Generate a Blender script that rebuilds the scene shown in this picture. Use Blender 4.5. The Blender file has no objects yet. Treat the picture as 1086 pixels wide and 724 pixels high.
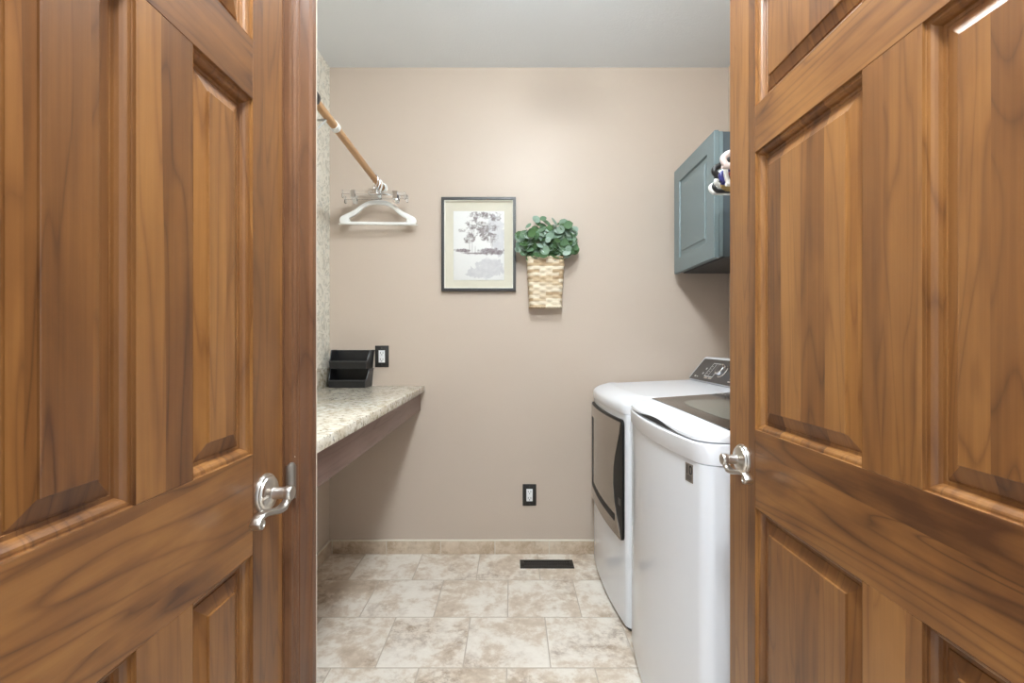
import bpy, bmesh, math, random
from mathutils import Vector, Matrix
PI = math.pi
random.seed(7)
scene = bpy.context.scene
COL = scene.collection

# ------------------------------------------------------------------ helpers
class MB:
    """collects shapes into one bmesh, then links them as one mesh object"""
    def __init__(self):
        self.bm = bmesh.new()

    def box(self, x0, x1, y0, y1, z0, z1, bev=0.0, seg=2):
        t = bmesh.new()
        bmesh.ops.create_cube(t, size=1.0)
        for v in t.verts:
            v.co = Vector(((x0 + x1) / 2 + v.co.x * (x1 - x0),
                           (y0 + y1) / 2 + v.co.y * (y1 - y0),
                           (z0 + z1) / 2 + v.co.z * (z1 - z0)))
        if bev > 0:
            bmesh.ops.bevel(t, geom=list(t.edges), offset=bev, segments=seg, affect='EDGES', profile=0.5)
        self._take(t)
        return self

    def _take(self, t, mat=None):
        if mat is not None:
            t.transform(mat)
        m = bpy.data.meshes.new('tmp')
        t.to_mesh(m)
        t.free()
        self.bm.from_mesh(m)
        bpy.data.meshes.remove(m)

    def tube(self, pts, r, seg=12, closed=False, caps=True):
        t = bmesh.new()
        pts = [Vector(p) for p in pts]
        n = len(pts)
        rs = r if isinstance(r, (list, tuple)) else [r] * n
        rings = []
        up = None
        for i in range(n):
            if closed:
                d = (pts[(i + 1) % n] - pts[(i - 1) % n])
            elif i == 0:
                d = pts[1] - pts[0]
            elif i == n - 1:
                d = pts[-1] - pts[-2]
            else:
                d = pts[i + 1] - pts[i - 1]
            d.normalize()
            if up is None:
                up = Vector((0, 0, 1)) if abs(d.z) < 0.9 else Vector((1, 0, 0))
            a = d.cross(up)
            if a.length < 1e-6:
                a = d.cross(Vector((0, 1, 0.1)))
            a.normalize()
            b = a.cross(d).normalized()
            up = b
            rings.append([t.verts.new(pts[i] + (a * math.cos(2 * PI * k / seg) + b * math.sin(2 * PI * k / seg)) * rs[i])
                          for k in range(seg)])
        m = n if closed else n - 1
        for i in range(m):
            A, B = rings[i], rings[(i + 1) % n]
            for k in range(seg):
                t.faces.new((A[k], A[(k + 1) % seg], B[(k + 1) % seg], B[k]))
        if caps and not closed:
            t.faces.new(rings[0][::-1])
            t.faces.new(rings[-1])
        bmesh.ops.recalc_face_normals(t, faces=t.faces)
        self._take(t)
        return self

    def lathe(self, prof, seg=32, mat=None):
        """prof: (radius, height) about z"""
        t = bmesh.new()
        rings = []
        for (r, h) in prof:
            if r < 1e-6:
                rings.append([t.verts.new((0, 0, h))])
            else:
                rings.append([t.verts.new((r * math.cos(2 * PI * k / seg), r * math.sin(2 * PI * k / seg), h)) for k in range(seg)])
        for A, B in zip(rings[:-1], rings[1:]):
            for k in range(seg):
                k2 = (k + 1) % seg
                if len(A) == 1 and len(B) > 1:
                    t.faces.new((A[0], B[k], B[k2]))
                elif len(B) == 1 and len(A) > 1:
                    t.faces.new((A[k], A[k2], B[0]))
                elif len(A) > 1:
                    t.faces.new((A[k], A[k2], B[k2], B[k]))
        bmesh.ops.recalc_face_normals(t, faces=t.faces)
        self._take(t, mat)
        return self

    def loft(self, rings, cap0=True, cap1=True, closed=True, mat=None):
        t = bmesh.new()
        R = [[t.verts.new(p) for p in ring] for ring in rings]
        n = len(R[0])
        for A, B in zip(R[:-1], R[1:]):
            for k in range(n if closed else n - 1):
                k2 = (k + 1) % n
                t.faces.new((A[k], A[k2], B[k2], B[k]))
        if cap0:
            t.faces.new(R[0][::-1])
        if cap1:
            t.faces.new(R[-1])
        bmesh.ops.recalc_face_normals(t, faces=t.faces)
        self._take(t, mat)
        return self

    def patch(self, fn, nu, nv, off):
        """closed slab: fn(u,v)->point on the inner face; off = vector to the outer face"""
        t = bmesh.new()
        off = Vector(off)
        A = [[t.verts.new(Vector(fn(i / nu, j / nv))) for j in range(nv + 1)] for i in range(nu + 1)]
        B = [[t.verts.new(A[i][j].co + off) for j in range(nv + 1)] for i in range(nu + 1)]
        for i in range(nu):
            for j in range(nv):
                t.faces.new((A[i][j], A[i + 1][j], A[i + 1][j + 1], A[i][j + 1]))
                t.faces.new((B[i][j], B[i][j + 1], B[i + 1][j + 1], B[i + 1][j]))
        for i in range(nu):
            t.faces.new((A[i][0], B[i][0], B[i + 1][0], A[i + 1][0]))
            t.faces.new((A[i][nv], A[i + 1][nv], B[i + 1][nv], B[i][nv]))
        for j in range(nv):
            t.faces.new((A[0][j], A[0][j + 1], B[0][j + 1], B[0][j]))
            t.faces.new((A[nu][j], B[nu][j], B[nu][j + 1], A[nu][j + 1]))
        bmesh.ops.recalc_face_normals(t, faces=t.faces)
        self._take(t)
        return self

    def build(self, name, mat, parent=None, angle=32, smooth=True):
        bm = self.bm
        if smooth:
            lim = math.radians(angle)
            for f in bm.faces:
                f.smooth = True
            for e in bm.edges:
                if len(e.link_faces) == 2:
                    e.smooth = e.calc_face_angle(0.0) < lim
                else:
                    e.smooth = False
        me = bpy.data.meshes.new(name)
        bm.to_mesh(me)
        bm.free()
        for m in (mat if isinstance(mat, (list, tuple)) else [mat]):
            me.materials.append(m)
        o = bpy.data.objects.new(name, me)
        COL.objects.link(o)
        if parent is not None:
            o.parent = parent
        return o

def tag(o, label=None, cat=None, group=None, kind=None):
    if label: o['label'] = label
    if cat: o['category'] = cat
    if group: o['group'] = group
    if kind: o['kind'] = kind
    return o

def empty(name, loc=(0, 0, 0), rz=0.0):
    o = bpy.data.objects.new(name, None)
    o.empty_display_size = 0.05
    COL.objects.link(o)
    o.location = loc
    o.rotation_euler = (0, 0, rz)
    return o

def copy_thing(src, loc, rz, label=None):
    c = src.copy()
    COL.objects.link(c)
    c.location = loc
    c.rotation_euler = (0, 0, rz)
    if label: c['label'] = label
    for ch in list(src.children):
        d = ch.copy(); COL.objects.link(d); d.parent = c
        for g in ch.children:
            e = g.copy(); COL.objects.link(e); e.parent = d
    return c

# ------------------------------------------------------------------ material helpers
class NT:
    def __init__(self, name):
        self.m = bpy.data.materials.new(name)
        self.m.use_nodes = True
        self.t = self.m.node_tree
        self.b = self.t.nodes['Principled BSDF']

    def node(self, typ, props=None, **ins):
        n = self.t.nodes.new(typ)
        for k, v in (props or {}).items():
            setattr(n, k, v)
        for k, v in ins.items():
            self.set(n, k, v)
        return n

    def set(self, n, key, v):
        key2 = int(key[1:]) if key[0] == 'i' and key[1:].isdigit() else key.replace('_', ' ')
        s = n.inputs[key2]
        if isinstance(v, bpy.types.NodeSocket):
            self.t.links.new(v, s)
        else:
            s.default_value = v

    def math(self, op, a, b=0.0, c=0.0):
        n = self.t.nodes.new('ShaderNodeMath'); n.operation = op
        for i, v in enumerate((a, b, c)):
            self.set(n, 'i%d' % i, v)
        return n.outputs[0]

    def vmath(self, op, a, b=(0, 0, 0)):
        n = self.t.nodes.new('ShaderNodeVectorMath'); n.operation = op
        self.set(n, 'i0', a); self.set(n, 'i1', b)
        return n.outputs[0]

    def obj(self):
        return self.t.nodes.new('ShaderNodeTexCoord').outputs['Object']

    def sep(self, v):
        n = self.node('ShaderNodeSeparateXYZ', i0=v)
        return n.outputs[0], n.outputs[1], n.outputs[2]

    def comb(self, x, y, z):
        return self.node('ShaderNodeCombineXYZ', i0=x, i1=y, i2=z).outputs[0]

    def noise(self, vec, scale=5, detail=2, rough=.5, dist=0.0):
        n = self.node('ShaderNodeTexNoise', Vector=vec, Scale=scale, Detail=detail, Roughness=rough, Distortion=dist)
        return n.outputs['Fac'] if 'Fac' in n.outputs else n.outputs[0]

    def white(self, vec):
        n = self.node('ShaderNodeTexWhiteNoise', Vector=vec)
        return n.outputs['Value'], n.outputs['Color']

    def ramp(self, fac, stops, interp='LINEAR'):
        n = self.t.nodes.new('ShaderNodeValToRGB')
        n.color_ramp.interpolation = interp
        el = n.color_ramp.elements
        while len(el) < len(stops):
            el.new(0.5)
        for e, (p, c) in zip(el, stops):
            e.position = p
            e.color = (c[0], c[1], c[2], 1) if not isinstance(c, (int, float)) else (c, c, c, 1)
        self.t.links.new(fac, n.inputs[0])
        return n.outputs[0]

    def mix(self, fac, a, b, mode='MIX'):
        n = self.t.nodes.new('ShaderNodeMix'); n.data_type = 'RGBA'; n.blend_type = mode
        def s(i, v):
            if isinstance(v, bpy.types.NodeSocket): self.t.links.new(v, n.inputs[i])
            elif i == 0: n.inputs[i].default_value = v
            else: n.inputs[i].default_value = (v[0], v[1], v[2], 1)
        s(0, fac); s(6, a); s(7, b)
        return n.outputs[2]

    def bump(self, h, strength=.2, dist=.01):
        n = self.node('ShaderNodeBump', Height=h, Strength=strength, Distance=dist)
        self.t.links.new(n.outputs[0], self.b.inputs['Normal'])

    def base(self, c):
        if isinstance(c, bpy.types.NodeSocket): self.t.links.new(c, self.b.inputs['Base Color'])
        else: self.b.inputs['Base Color'].default_value = (c[0], c[1], c[2], 1)

    def p(self, **kw):
        for k, v in kw.items():
            self.set(self.b, k, v)
        return self

def simple(name, col, rough=.5, metal=0.0, var=.04, vscale=30, bump=0.0, **kw):
    n = NT(name)
    co = n.obj()
    f = n.noise(co, vscale, 3)
    n.base(n.mix(f, [c * (1 - var) for c in col], [min(1, c * (1 + var)) for c in col]))
    n.p(Roughness=rough, Metallic=metal, **kw)
    if bump:
        n.bump(n.noise(co, vscale * 3, 3), bump, .003)
    return n.m

def wood(name, axis, dark, mid, light, stave=0.055, rough=.36, figure=1.0, mot=.34, lift=.145):
    n = NT(name)
    co = n.obj()
    rnd = n.node('ShaderNodeObjectInfo').outputs['Random']
    off = n.vmath('MULTIPLY', n.comb(rnd, rnd, rnd), (13.7, 0.0, 9.1))
    x, y, z = n.sep(n.vmath('ADD', co, off))
    if axis == 'Z': g, c = z, x
    else: g, c = x, z
    # glued-up staves of slightly different tone
    wob = n.math('MULTIPLY', n.noise(n.comb(n.math('MULTIPLY', g, .5), 0.0, n.math('MULTIPLY', c, .3)), 2, 1), .05)
    sid = n.math('FLOOR', n.math('DIVIDE', n.math('ADD', c, wob), stave))
    sv, sc = n.white(n.comb(sid, rnd, 3.0))
    shift = n.math('MULTIPLY', sv, 7.0)
    base = n.comb(n.math('MULTIPLY', c, 5.5), n.math('MULTIPLY', y, 2.0), n.math('ADD', n.math('MULTIPLY', g, .55), shift))
    fig = n.noise(base, 1.6, 2, .5, .5)
    rings = n.math('MULTIPLY', n.math('PINGPONG', n.math('MULTIPLY', fig, 13.0), .5), 2.0)
    ringl = n.math('POWER', n.math('SUBTRACT', 1.0, rings), 5.0)
    rmask = n.noise(n.comb(n.math('MULTIPLY', c, 6.0), y, n.math('ADD', n.math('MULTIPLY', g, 1.5), shift)), 1.3, 2)
    ringl = n.math('MULTIPLY', ringl, n.math('MULTIPLY', rmask, 1.6))
    streak = n.noise(n.comb(n.math('MULTIPLY', c, 55.0), n.math('MULTIPLY', y, 20.0), n.math('ADD', n.math('MULTIPLY', g, 1.2), shift)), 1, 3, .6)
    fine = n.noise(n.comb(n.math('MULTIPLY', c, 210.0), n.math('MULTIPLY', y, 30.0), n.math('MULTIPLY', g, 5.0)), 1, 3, .6)
    mott = n.noise(n.comb(n.math('MULTIPLY', c, 11.0), y, n.math('ADD', n.math('MULTIPLY', g, 4.0), shift)), 1, 4, .55, .4)
    t = n.math('ADD', n.math('MULTIPLY', mott, mot), n.math('ADD', n.math('MULTIPLY', fine, .14), n.math('MULTIPLY', streak, .26)))
    t = n.math('ADD', t, n.math('MULTIPLY', n.math('SUBTRACT', sv, .5), .26))
    t = n.math('SUBTRACT', t, n.math('MULTIPLY', ringl, .15 * figure))
    t = n.math('ADD', t, lift)
    colr = n.ramp(t, [(.22, dark), (.48, mid), (.75, light)])
    n.base(colr)
    n.p(Roughness=rough)
    n.set(n.b, 'Coat Weight', .0)
    n.bump(n.math('ADD', fine, n.math('MULTIPLY', mott, .6)), .06, .002)
    return n.m

WD, WM, WL = (.070, .025, .0080), (.190, .078, .0215), (.335, .155, .043)
M = {}
M['wood_v'] = wood('stained_wood_vertical', 'Z', WD, WM, WL)
M['wood_h'] = wood('stained_wood_horizontal', 'X', WD, WM, WL, stave=.11, figure=1.5, mot=.75, lift=-.135)
M['wood_p'] = wood('stained_wood_panel', 'Z', WD, WM, (.345, .160, .045), stave=.062)
M['wood_c'] = wood('stained_wood_casing', 'Z', (.070, .028, .013), (.165, .073, .032), (.24, .115, .050), stave=.2)
M['nickel'] = simple('satin_nickel', (.62, .585, .54), .28, 1.0, .03, 60)
M['steel_dark'] = simple('dull_strike_steel', (.28, .25, .22), .4, .9, .05, 60)
M['white_trim'] = simple('cream_caulk', (.78, .72, .62), .5)

def mat_wall():
    n = NT('tan_wall_paint'); co = n.obj()
    f = n.noise(co, 3, 3)
    n.base(n.mix(f, (.530, .440, .362), (.555, .463, .383)))
    n.p(Roughness=.42)
    n.set(n.b, 'Specular IOR Level', .35)
    h = n.noise(co, 130, 3, .6)
    n.bump(h, .16, .004)
    return n.m
def mat_ceiling():
    n = NT('white_textured_ceiling'); co = n.obj()
    n.base(n.mix(n.noise(co, 4, 2), (.79, .825, .855), (.82, .85, .88)))
    n.p(Roughness=.8)
    n.bump(n.noise(co, 110, 3, .6), .22, .006)
    return n.m
def mat_wallpaper():
    n = NT('floral_wallpaper'); co = n.obj()
    w = n.noise(co, 14, 3, .55, 1.2)
    c = n.math('PINGPONG', n.math('MULTIPLY', w, 5.0), .5)
    line = n.ramp(c, [(.10, 1.0), (.22, 0.0)])
    v = n.node('ShaderNodeTexVoronoi', Vector=co, Scale=22.0)
    blob = n.ramp(v.outputs['Distance'], [(.25, 1.0), (.36, 0.0)])
    col = n.mix(line, (.78, .74, .64), (.52, .49, .40))
    col = n.mix(n.math('MULTIPLY', n.sep(blob)[0], .45), col, (.50, .52, .47))
    col = n.mix(n.math('MULTIPLY', n.noise(co, 40, 3), .35), col, (.86, .85, .80))
    n.base(col); n.p(Roughness=.6)
    n.bump(n.noise(co, 60, 2), .1, .002)
    return n.m

def stone_colour(n, vec, tilev, light=(.86, .80, .715), mid=(.66, .555, .445), dark=(.24, .155, .095)):
    a = n.noise(vec, 6.5, 8, .68, .25)
    b = n.noise(n.vmath('ADD', vec, (3.1, 7.7, 1.3)), 26, 8, .74, .2)
    c = n.noise(n.vmath('ADD', vec, (9.1, 2.7, 5.3)), 4.2, 4, .55, .3)
    t = n.math('ADD', a, n.math('MULTIPLY', n.math('SUBTRACT', b, .5), .45))
    t = n.math('ADD', t, n.math('MULTIPLY', n.math('SUBTRACT', tilev, .5), .07))
    base = n.ramp(t, [(.33, (mid[0]*.86, mid[1]*.83, mid[2]*.80)), (.43, mid), (.53, (light[0]*.94, light[1]*.93, light[2]*.92)), (.64, light)])
    patch = n.sep(n.ramp(c, [(.50, 0.0), (.66, 1.0)]))[0]
    vein = n.math('MULTIPLY', n.sep(n.ramp(b, [(.40, 1.0), (.56, 0.0)]))[0], patch)
    base = n.mix(n.math('MULTIPLY', patch, .28), base, (.56, .43, .31))
    base = n.mix(n.math('MULTIPLY', vein, .62), base, dark)
    return base, b

def mat_tile():
    n = NT('stone_look_floor_tile'); co = n.obj()
    x, y, z = n.sep(co)
    P = .3175
    row = n.math('FLOOR', n.math('DIVIDE', n.math('SUBTRACT', y, 2.362 - 20 * P), P))
    par = n.math('MODULO', row, 2.0)
    xs = n.math('ADD', n.math('SUBTRACT', x, .142 - 20 * .322), n.math('MULTIPLY', par, .161))
    colm = n.math('FLOOR', n.math('DIVIDE', xs, .322))
    fx = n.math('FRACT', n.math('DIVIDE', xs, .322))
    fy = n.math('FRACT', n.math('DIVIDE', n.math('SUBTRACT', y, 2.362 - 20 * P), P))
    ex = n.math('MINIMUM', fx, n.math('SUBTRACT', 1.0, fx))
    ey = n.math('MINIMUM', fy, n.math('SUBTRACT', 1.0, fy))
    e = n.math('MINIMUM', ex, ey)
    grout = n.math('LESS_THAN', e, .0075)
    tv, tc = n.white(n.comb(row, colm, 1.0))
    shifted = n.vmath('ADD', co, n.vmath('MULTIPLY', tc, (11.0, 13.0, 7.0)))
    col, b = stone_colour(n, shifted, tv)
    col = n.mix(grout, col, (.52, .44, .355))
    n.base(col); n.p(Roughness=.38)
    edge = n.sep(n.ramp(e, [(.006, 0.0), (.022, 1.0)]))[0]
    n.bump(n.math('ADD', n.math('MULTIPLY', edge, 1.0), n.math('MULTIPLY', b, .35)), .25, .004)
    return n.m
def mat_base_tile():
    n = NT('stone_look_base_tile'); co = n.obj()
    x, y, z = n.sep(co)
    xs = n.math('ADD', n.math('ADD', x, y), .106 - 2.66 + 6.1)
    fx = n.math('FRACT', n.math('DIVIDE', xs, .305))
    idn = n.math('FLOOR', n.math('DIVIDE', xs, .305))
    e = n.math('MINIMUM', fx, n.math('SUBTRACT', 1.0, fx))
    tv, tc = n.white(n.comb(idn, 4.0, 1.0))
    shifted = n.vmath('ADD', co, n.vmath('MULTIPLY', tc, (11.0, 13.0, 7.0)))
    col, b = stone_colour(n, shifted, tv, (.70, .585, .46), (.55, .43, .31), (.26, .16, .08))
    col = n.mix(n.math('LESS_THAN', e, .008), col, (.66, .60, .52))
    n.base(col); n.p(Roughness=.4)
    n.bump(b, .12, .003)
    return n.m
def mat_granite():
    n = NT('cream_granite'); co = n.obj()
    w = n.vmath('ADD', co, n.vmath('MULTIPLY', n.node('ShaderNodeTexNoise', Vector=co, Scale=18.0, Detail=3.0).outputs['Color'], (.03, .03, .03)))
    a = n.noise(w, 42, 5, .7)
    b = n.noise(n.vmath('ADD', w, (4.0, 1.0, 2.0)), 75, 4, .65)
    c = n.noise(n.vmath('ADD', co, (1.0, 9.0, 2.0)), 9, 3)
    col = n.ramp(a, [(.33, (.26, .22, .16)), (.41, (.50, .44, .34)), (.48, (.69, .64, .54)), (.62, (.80, .77, .69))])
    spk = n.sep(n.ramp(b, [(.35, 1.0), (.40, 0.0)]))[0]
    col = n.mix(n.math('MULTIPLY', spk, .85), col, (.06, .05, .04))
    col = n.mix(n.math('MULTIPLY', n.sep(n.ramp(c, [(.5, 0.0), (.68, 1.0)]))[0], .35), col, (.55, .44, .28))
    n.base(col); n.p(Roughness=.16)
    return n.m

M['wall'] = mat_wall()
M['ceiling'] = mat_ceiling()
M['paper'] = mat_wallpaper()
M['tile'] = mat_tile()
M['btile'] = mat_base_tile()
M['granite'] = mat_granite()
M['apron'] = wood('brown_stained_oak', 'Y' if False else 'X', (.075, .042, .034), (.165, .10, .08), (.25, .165, .14), stave=.4, rough=.45)
M['galv'] = simple('grey_painted_steel', (.52, .52, .50), .45)
M['rodwood'] = simple('varnished_dowel', (.50, .285, .135), .38, 0, .12, 8)
M['white_pl'] = simple('white_plastic', (.80, .80, .77), .35)
M['black_pl'] = simple('black_plastic', (.014, .014, .015), .34)
M['black_rim'] = simple('black_plastic_rim', (.045, .045, .047), .3)
M['black_matte'] = simple('black_matte_plate', (.016, .014, .012), .5)
M['white_rec'] = simple('white_receptacle', (.82, .83, .84), .3)
M['frame'] = simple('charcoal_frame', (.030, .028, .027), .4)
M['cream'] = simple('cream_mat_board', (.60, .565, .465), .7)
M['cream_lt'] = simple('cream_frame_lip', (.80, .78, .70), .5)
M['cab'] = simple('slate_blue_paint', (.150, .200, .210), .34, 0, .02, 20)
M['cab_shaded'] = simple('slate_blue_paint_shaded', (.050, .066, .075), .4, 0, .02, 20)  # same slate blue, darkened to paint in the shade on the camera-facing side
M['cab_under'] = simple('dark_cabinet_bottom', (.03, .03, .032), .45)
M['enamel'] = simple('white_enamel', (.80, .825, .875), .12, 0, .01, 5)
M['enamel_s'] = simple('white_enamel_satin', (.84, .86, .91), .25, 0, .01, 5)
M['taupe'] = simple('smoked_chrome', (.34, .30, .26), .16, .85, .03, 10)
M['black_gl'] = simple('black_gloss', (.008, .008, .008), .42)
M['black_gl'].node_tree.nodes['Principled BSDF'].inputs['Specular IOR Level'].default_value = .2
M['console'] = simple('dark_grey_console', (.060, .055, .052), .3, .3)
M['chrome'] = simple('chrome', (.80, .80, .82), .15, 1.0, .01)
M['print_w'] = simple('white_legend', (.75, .75, .75), .5)
M['gap'] = simple('dark_grey_gap', (.05, .055, .06), .6)  # dark grey filling under the washer lid and at the machine feet
M['badge'] = simple('taupe_badge', (.20, .17, .145), .4)
M['leaf_stem'] = simple('green_stem', (.10, .13, .05), .6)

def mat_glass(name, col, rough, alpha_t=.0):
    n = NT(name)
    n.base(col); n.p(Roughness=rough)
    n.set(n.b, 'Transmission Weight', alpha_t)
    n.set(n.b, 'IOR', 1.45)
    return n.m
M['lid_glass'] = mat_glass('smoked_lid_glass', (.045, .036, .028), .07)
M['lid_win'] = mat_glass('clear_lid_window', (.17, .17, .145), .06)
M['clear'] = mat_glass('clear_plastic', (.97, .98, .99), .08, 1.0)

def mat_leaf():
    n = NT('frosted_green_leaf')
    r = n.node('ShaderNodeNewGeometry').outputs['Random Per Island']
    col = n.ramp(r, [(.0, (.05, .105, .030)), (.28, (.075, .16, .055)), (.55, (.12, .22, .12)), (.8, (.25, .36, .28)), (1.0, (.44, .54, .47))])
    col = n.mix(n.math('MULTIPLY', n.noise(n.obj(), 60, 2), .3), col, (.06, .11, .05))
    n.base(col); n.p(Roughness=.5)
    return n.m
M['leaf'] = mat_leaf()
def mat_basket():
    n = NT('woven_seagrass'); co = n.obj()
    x, y, z = n.sep(co)
    row = n.math('FLOOR', n.math('DIVIDE', z, .0175))
    cell = n.math('FLOOR', n.math('DIVIDE', n.math('ADD', x, n.math('MULTIPLY', n.math('MODULO', row, 2.0), .035)), .07))
    v, c = n.white(n.comb(row, cell, 2.0))
    fib = n.noise(n.comb(n.math('MULTIPLY', x, 40.0), y, n.math('MULTIPLY', z, 350.0)), 1, 3)
    t = n.math('ADD', n.math('MULTIPLY', v, .6), n.math('MULTIPLY', fib, .5))
    n.base(n.ramp(t, [(.15, (.33, .21, .11)), (.42, (.54, .40, .245)), (.80, (.76, .67, .52))]))
    n.p(Roughness=.65)
    n.bump(fib, .25, .002)
    return n.m
M['basket'] = mat_basket()
def mat_print():
    """loose ink-wash landscape: soft blots on paper"""
    n = NT('ink_wash_print'); co = n.obj()
    x, y, z = n.sep(co)
    nz = n.noise(co, 32, 4, .6, .4)
    nf = n.noise(n.vmath('ADD', co, (5.0, 0.0, 2.0)), 70, 3, .6)
    def blot(cx, cz, rx, rz, soft=.6):
        dx = n.math('DIVIDE', n.math('SUBTRACT', x, cx), rx)
        dz = n.math('DIVIDE', n.math('SUBTRACT', z, cz), rz)
        d = n.math('ADD', n.math('MULTIPLY', dx, dx), n.math('MULTIPLY', dz, dz))
        return n.math('SUBTRACT', 1.0, d)
    def uni(lst):
        r = lst[0]
        for q in lst[1:]:
            r = n.math('MAXIMUM', r, q)
        return r
    fol = uni([blot(.015, .165, .075, .025), blot(-.015, .125, .07, .022), blot(.06, .10, .05, .03), blot(.10, .16, .04, .03),
               blot(-.02, .085, .09, .02), blot(.03, .05, .03, .025), blot(.07, .045, .04, .03), blot(-.05, .035, .035, .028), blot(-.035, .06, .03, .02)])
    def ss(v, a, bq): return n.sep(n.ramp(v, [(a, 0.0), (bq, 1.0)]))[0]
    edge = n.math('MULTIPLY', n.math('SUBTRACT', nz, .5), 2.6)
    fm = n.math('MULTIPLY', ss(n.math('ADD', fol, edge), .0, .35), ss(n.noise(n.vmath('ADD', co, (2.0, 0.0, 8.0)), 48, 3, .6), .38, .58))
    hill = uni([blot(.07, -.035, .085, .022), blot(-.09, -.03, .05, .012), blot(.0, -.045, .10, .006)])
    hm = n.math('MULTIPLY', ss(n.math('ADD', hill, edge), .0, .5), n.math('ADD', .35, n.math('MULTIPLY', nf, 1.0)))
    wash = uni([blot(.06, -.13, .09, .06), blot(.0, -.155, .08, .03), blot(.11, .04, .04, .10), blot(.09, .10, .05, .08)])
    wm = n.math('MULTIPLY', ss(n.math('ADD', wash, edge), .0, .25), n.math('ADD', .2, n.math('MULTIPLY', nz, 1.0)))
    tr = uni([blot(-.052, -.01, .0022, .05), blot(-.037, -.01, .002, .045), blot(.075, .0, .0025, .05), blot(.068, .03, .002, .04), blot(-.02, -.03, .002, .03)])
    tm = n.sep(n.ramp(tr, [(.0, 0.0), (.2, 1.0)]))[0]
    col = n.mix(n.math('MULTIPLY', wm, .75), (.72, .715, .70), (.42, .41, .44))
    col = n.mix(n.math('MULTIPLY', fm, n.math('ADD', .55, n.math('MULTIPLY', nf, .75))), col, (.17, .135, .135))
    col = n.mix(n.math('MULTIPLY', hm, 1.0), col, (.17, .13, .14))
    col = n.mix(n.math('MULTIPLY', tm, .6), col, (.24, .20, .20))
    n.base(col); n.p(Roughness=.6)
    return n.m
M['print'] = mat_print()

# ------------------------------------------------------------------ dimensions
XL, XR = -1.03, 1.22        # laundry side walls
YB = 2.66                   # back wall
ZC = 2.74                   # ceiling
DL, DR = -.42, .505         # planes of the two panelled doors
YE = 1.012                  # end of the short wall on the left

# ------------------------------------------------------------------ setting
tag(MB().box(XL - .1, XR + .1, -.9, YB + .1, -.06, 0).build('floor', M['tile']), 'beige stone-look tile floor laid in a running bond', kind='structure')
tag(MB().box(XL - .1, XR + .1, -.5, YB + .1, ZC, ZC + .06).build('ceiling', M['ceiling']), 'white textured ceiling', kind='structure')
tag(MB().box(XL - .1, XR + .1, YB, YB + .1, 0, ZC).build('wall_back', M['wall']), 'plain tan back wall', kind='structure')
wl = tag(MB().box(XL - .1, XL, YE - .1, YB, 0, ZC).build('wall_left', M['wall']), 'left wall with floral paper above the counter', kind='structure')
tag(MB().box(XL, XL + .0012, YE, YB, 1.03, ZC).build('wallpaper', M['paper'], wl), 'cream and grey floral wallpaper')
tag(MB().box(XR, XR + .1, .06, YB, 0, ZC).build('wall_right', M['wall']), 'tan wall behind washer and dryer', kind='structure')
# short wall that carries the closed left door
w = MB()
w.box(DL - .12, DL, .868, YE, 0, ZC)
w.box(DL - .12, DL, -.10, .283, 0, ZC)
w.box(DL - .12, DL, .283, .868, 2.035, ZC)
tag(w.build('wall_hall_left', M['wall']), 'end of the hall wall around the left door', kind='structure')
tag(MB().box(XL - .1, DL - .12, YE - .10, YE, 0, ZC).build('wall_front_left', M['wall']), kind='structure')
tag(MB().box(.56, XR + .1, .03, .13, 0, ZC).build('wall_front_right', M['wall']), kind='structure')
tag(MB().box(.56, .66, -.10, .03, 0, ZC).build('wall_hall_right', M['wall']), kind='structure')
# tiled baseboards with a cream caulk line on top
b = tag(MB().box(XL + .01, XR, YB - .010, YB, 0, .072, .0015).build('baseboard_back', M['btile']), 'beige tile baseboard under the back wall', kind='structure')
MB().box(XL + .01, XR, YB - .012, YB, .072, .080, .002).build('caulk_line', M['white_trim'], b)
b = tag(MB().box(XL, XL + .010, YE, YB, 0, .072, .0015).build('baseboard_left', M['btile']), 'beige tile baseboard under the counter', kind='structure')
MB().box(XL, XL + .012, YE, YB - .012, .072, .080, .002).build('caulk_line', M['white_trim'], b)

# ------------------------------------------------------------------ panelled doors
def stick_rings(x0, x1, z0, z1, prof, sgn, y0):
    out = []
    for (ins, dep) in prof:
        yy = y0 + sgn * -dep
        out.append([(x0 + ins, yy, z0 + ins), (x1 - ins, yy, z0 + ins), (x1 - ins, yy, z1 - ins), (x0 + ins, yy, z1 - ins)])
    return out
PROF = [(0, .0), (.0003, .0040), (.0012, .0046), (.0035, .0046), (.0060, .0054), (.0085, .0076), (.0105, .0108), (.0114, .0138), (.0120, .0150),
        (.0165, .0150), (.0170, .0160), (.0195, .0160), (.0200, .0145), (.0405, .0080), (.0408, .0055), (.0416, .0048)]
T = .035
def panel(x0, x1, z0, z1, parent):
    m = MB()
    m.loft(stick_rings(x0, x1, z0, z1, PROF, 1, 0.0), cap0=False)
    m.loft(stick_rings(x0, x1, z0, z1, PROF, -1, -T), cap0=False)
    return m.build('raised_panel', M['wood_p'], parent, angle=14)

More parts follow.
